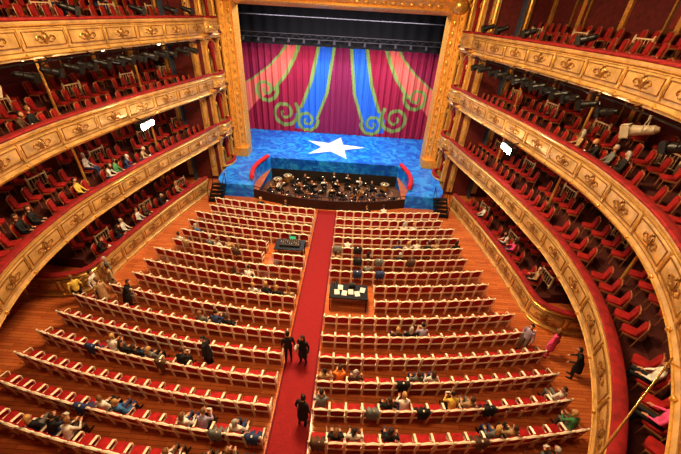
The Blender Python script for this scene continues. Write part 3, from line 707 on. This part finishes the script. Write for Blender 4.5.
SEATED='133w 107b 130g 129w 128t 6k 3k 180d 179w 202w 201k 200k 199t 259g 258n 257k 330w 329k 328k 327g 325k 394w 428w 393b 422w 389w 388l 420k 419g 386w 418t 430k 429k 15k 17w 68w 69w 116w 117w 118k 119t 121k 140k 137d 110w 115n 164g 134t 275d 276k 277l 336t 337o 338d 342g 343w 377y 373k 374w 406k 378t 412g 369g 384w 417e 404w 413t 403k 447k'.split()
taken=set()
for i,t in enumerate(SEATED):
    k_=int(t[:-1]); taken.add(k_); s=STALL[k_]
    person('seated_spectator',KS[(i*7)%6],s[0],s[1],0,s[3]+random.uniform(-.1,.1),t[-1],random.choice('kddtgy'),random.choice('knngkd'))
TIERP={1:'100k 103y 135w 105w 106e 109t 99k 24w 26p 107n',0:'28w 29w 27k 30d 32k 34t 3w 8p 7w 11t 25k',2:'14k 16k 15g 13t 177k 102k 101d',3:'169t 172k'}
for t,lst in TIERP.items():
    for i,q in enumerate(lst.split()):
        s=TSEATS[t][int(q[:-1])]
        person('seated_spectator',KS[(i*5+t)%6],s[0],s[1],s[2],s[3],q[-1],random.choice('kddtgy'),random.choice('kndgk'))
for x,y,k_,r_,c_,h_,b_ in [(-.52,8.04,'standA',.3,'k','k','k'),(.07,7.97,'standB',2.8,'k','d','k'),(-9.46,11.0,'standC',-.5,'t','d','k'),(-9.95,10.55,'standA',-1.5,'w','k','n'),(-10.5,10.15,'standA',1.,'y','t','k'),(-8.2,10.15,'bend',-1.2,'k','d','k'),
    (10.33,9.2,'standB',.6,'p','t','p'),(10.9,8.3,'bend',1.0,'k','k','k'),(9.31,9.36,'standA',2.,'l','k','g'),(.41,5.65,'standC',-.4,'k','k','k'),(-3.55,7.58,'standC',1.5,'k','k','k'),(-9.9,11.55,'standA',2.4,'g','g','k'),(-9.3,10.1,'standC',.8,'t','t','d')]:
    person('standing_spectator',k_,x,y,0,r_,c_,h_,b_)
def coat_mesh(seed):
    k=MB(); prof=[(.10,.50),(-.10,.53),(-.15,.70),(-.17,.92),(-.24,1.06),(-.34,1.02),(-.36,.82),(-.37,.62)]
    nx_=9; vs=[]
    for j,(y,z) in enumerate(prof):
        for i in range(nx_):
            x=(i/(nx_-1)-.5)*(.40+.08*math.sin(j*1.3+seed)); vs.append((x,y+.025*math.sin(i*2.1+j+seed),z+.03*math.sin(i*1.7+seed*2)))
    n=len(prof); k.add(vs,[(j*nx_+i,j*nx_+i+1,(j+1)*nx_+i+1,(j+1)*nx_+i) for j in range(n-1) for i in range(nx_-1)],0)
    k.tube([(.2,-.14,.72),(.27,-.05,.6),(.22,.08,.5)],[.05,.05,.04],7,0); return k.mesh('coat_mesh',[M_BLACK],2.)
CM=[coat_mesh(1),coat_mesh(2)]
occ=[STALL[i] for i in taken]; cnt=0
for i in range(len(STALL)):
    if i in taken: continue
    s=STALL[i]
    if cnt<20 and s[1]<15 and any(abs(s[1]-q[1])<.3 and abs(abs(s[0]-q[0])-.565)<.08 for q in occ) and random.random()<.4:
        o=inst('draped_coat',CM[cnt%2],(s[0],s[1],0),s[3]); o.material_slots[0].link='OBJECT'; cc=random.choice('kkngdtkd'); o.material_slots[0].material=mat('cloth_'+cc,CL[cc],.8,0,.2,12); cnt+=1
# orchestra
oc=MB(); oc.rbox((0,.02,.43),(.42,.42,.07),0); oc.rbox((0,-.2,.75),(.40,.04,.25),0)
for sx in(-1,1):
    oc.tube([(sx*.19,.18,0),(sx*.19,.18,.42),(sx*.19,-.19,.42),(sx*.19,-.24,0)],.012,5,0); oc.tube([(sx*.19,-.19,.42),(sx*.19,-.22,.88)],.012,5,0)
OCM=oc.mesh('orchestra_chair_mesh',[M_BLACK])
ms=MB(); Mr=Matrix.Rotation(math.radians(-25),3,'X'); ms.box((0,0,1.12),(.5,.015,.34),0,Mr); ms.box((0,-.012,1.13),(.26,.01,.20),1,Mr); ms.frus((0,0,.1),(0,0,1.05),.012,.012,6,0)
for i in range(3): a=i*2.1; ms.tube([(0,0,.25),(.25*math.cos(a),.25*math.sin(a),.01)],.01,4,0)
ms.tube([(0,.04,1.28),(0,-.05,1.34),(0,-.10,1.31)],.01,5,0); ms.box((0,-.10,1.30),(.12,.03,.02),2)
MSM=ms.mesh('music_stand_mesh',[M_BLACK,mat('sheet_music',(.40,.35,.28),.7),M_STAND])
chairs=[];stands=[]; k=0
for r_i,(rad,n) in enumerate([(2.2,7),(3.5,10),(4.8,13)]):
    for i in range(n):
        a=math.radians(12+156*i/(n-1)); x=rad*math.cos(a)*1.08+random.uniform(-.15,.15); y=20.9+rad*math.sin(a)*1.02+random.uniform(-.15,.15)
        if y>26.1 or abs(x)>pitside(y)-.45 or y<21.2: continue
        rot=math.atan2(x,-(y-20.9))+random.uniform(-.2,.2); fx,fy=-math.sin(rot),math.cos(rot)
        chairs.append((x,y,PZ,rot)); stands.append((x+fx*.75,y+fy*.75,PZ,rot))
        if (i+r_i)%5!=4:
            kd='cello' if x>2.2 and r_i<2 else ('violin' if r_i<2 or i%3 else 'seatA')
            person('musician',kd,x,y,PZ,rot,'k' if k%3 else random.choice('wgtr'),random.choice('kddtg'),'k',.97,M_WOODM)
        k+=1
replicate('orchestra_chairs',OCM,chairs); replicate('music_stands',MSM,stands)
tp=MB()
for x,y in((-4.6,24.9),(-3.9,25.7),(4.4,25.2)):
    z0=PZ+.55
    tp.ell((x,y,z0),(.36,.36,.4),0,14,8); tp.frus((x,y,z0),(x,y,z0+.3),.37,.37,16,0); tp.frus((x,y,z0+.3),(x,y,z0+.32),.37,.37,16,1)
    for i in range(3): a=i*2.1; tp.tube([(x+.3*math.cos(a),y+.3*math.sin(a),z0),(x+.42*math.cos(a),y+.42*math.sin(a),PZ)],.02,5,2)
tp.obj('timpani',[M_BRASS,mat('drumskin',(.35,.28,.20),.5),M_BLACK])
cp=MB(); cp.box((0,21.1,PZ+.35),(1.1,.9,.7),0); cp.tube([(-.5,20.75,PZ+.7),(-.5,20.75,PZ+1.6),(.5,20.75,PZ+1.6),(.5,20.75,PZ+.7)],.02,6,1); cp.obj('conductor_podium',[M_WOODD,M_BRASS])
for x in(-3,0,3): light('POINT','pit_lamp',(x,24,.8),14,(1,.75,.45),.1)
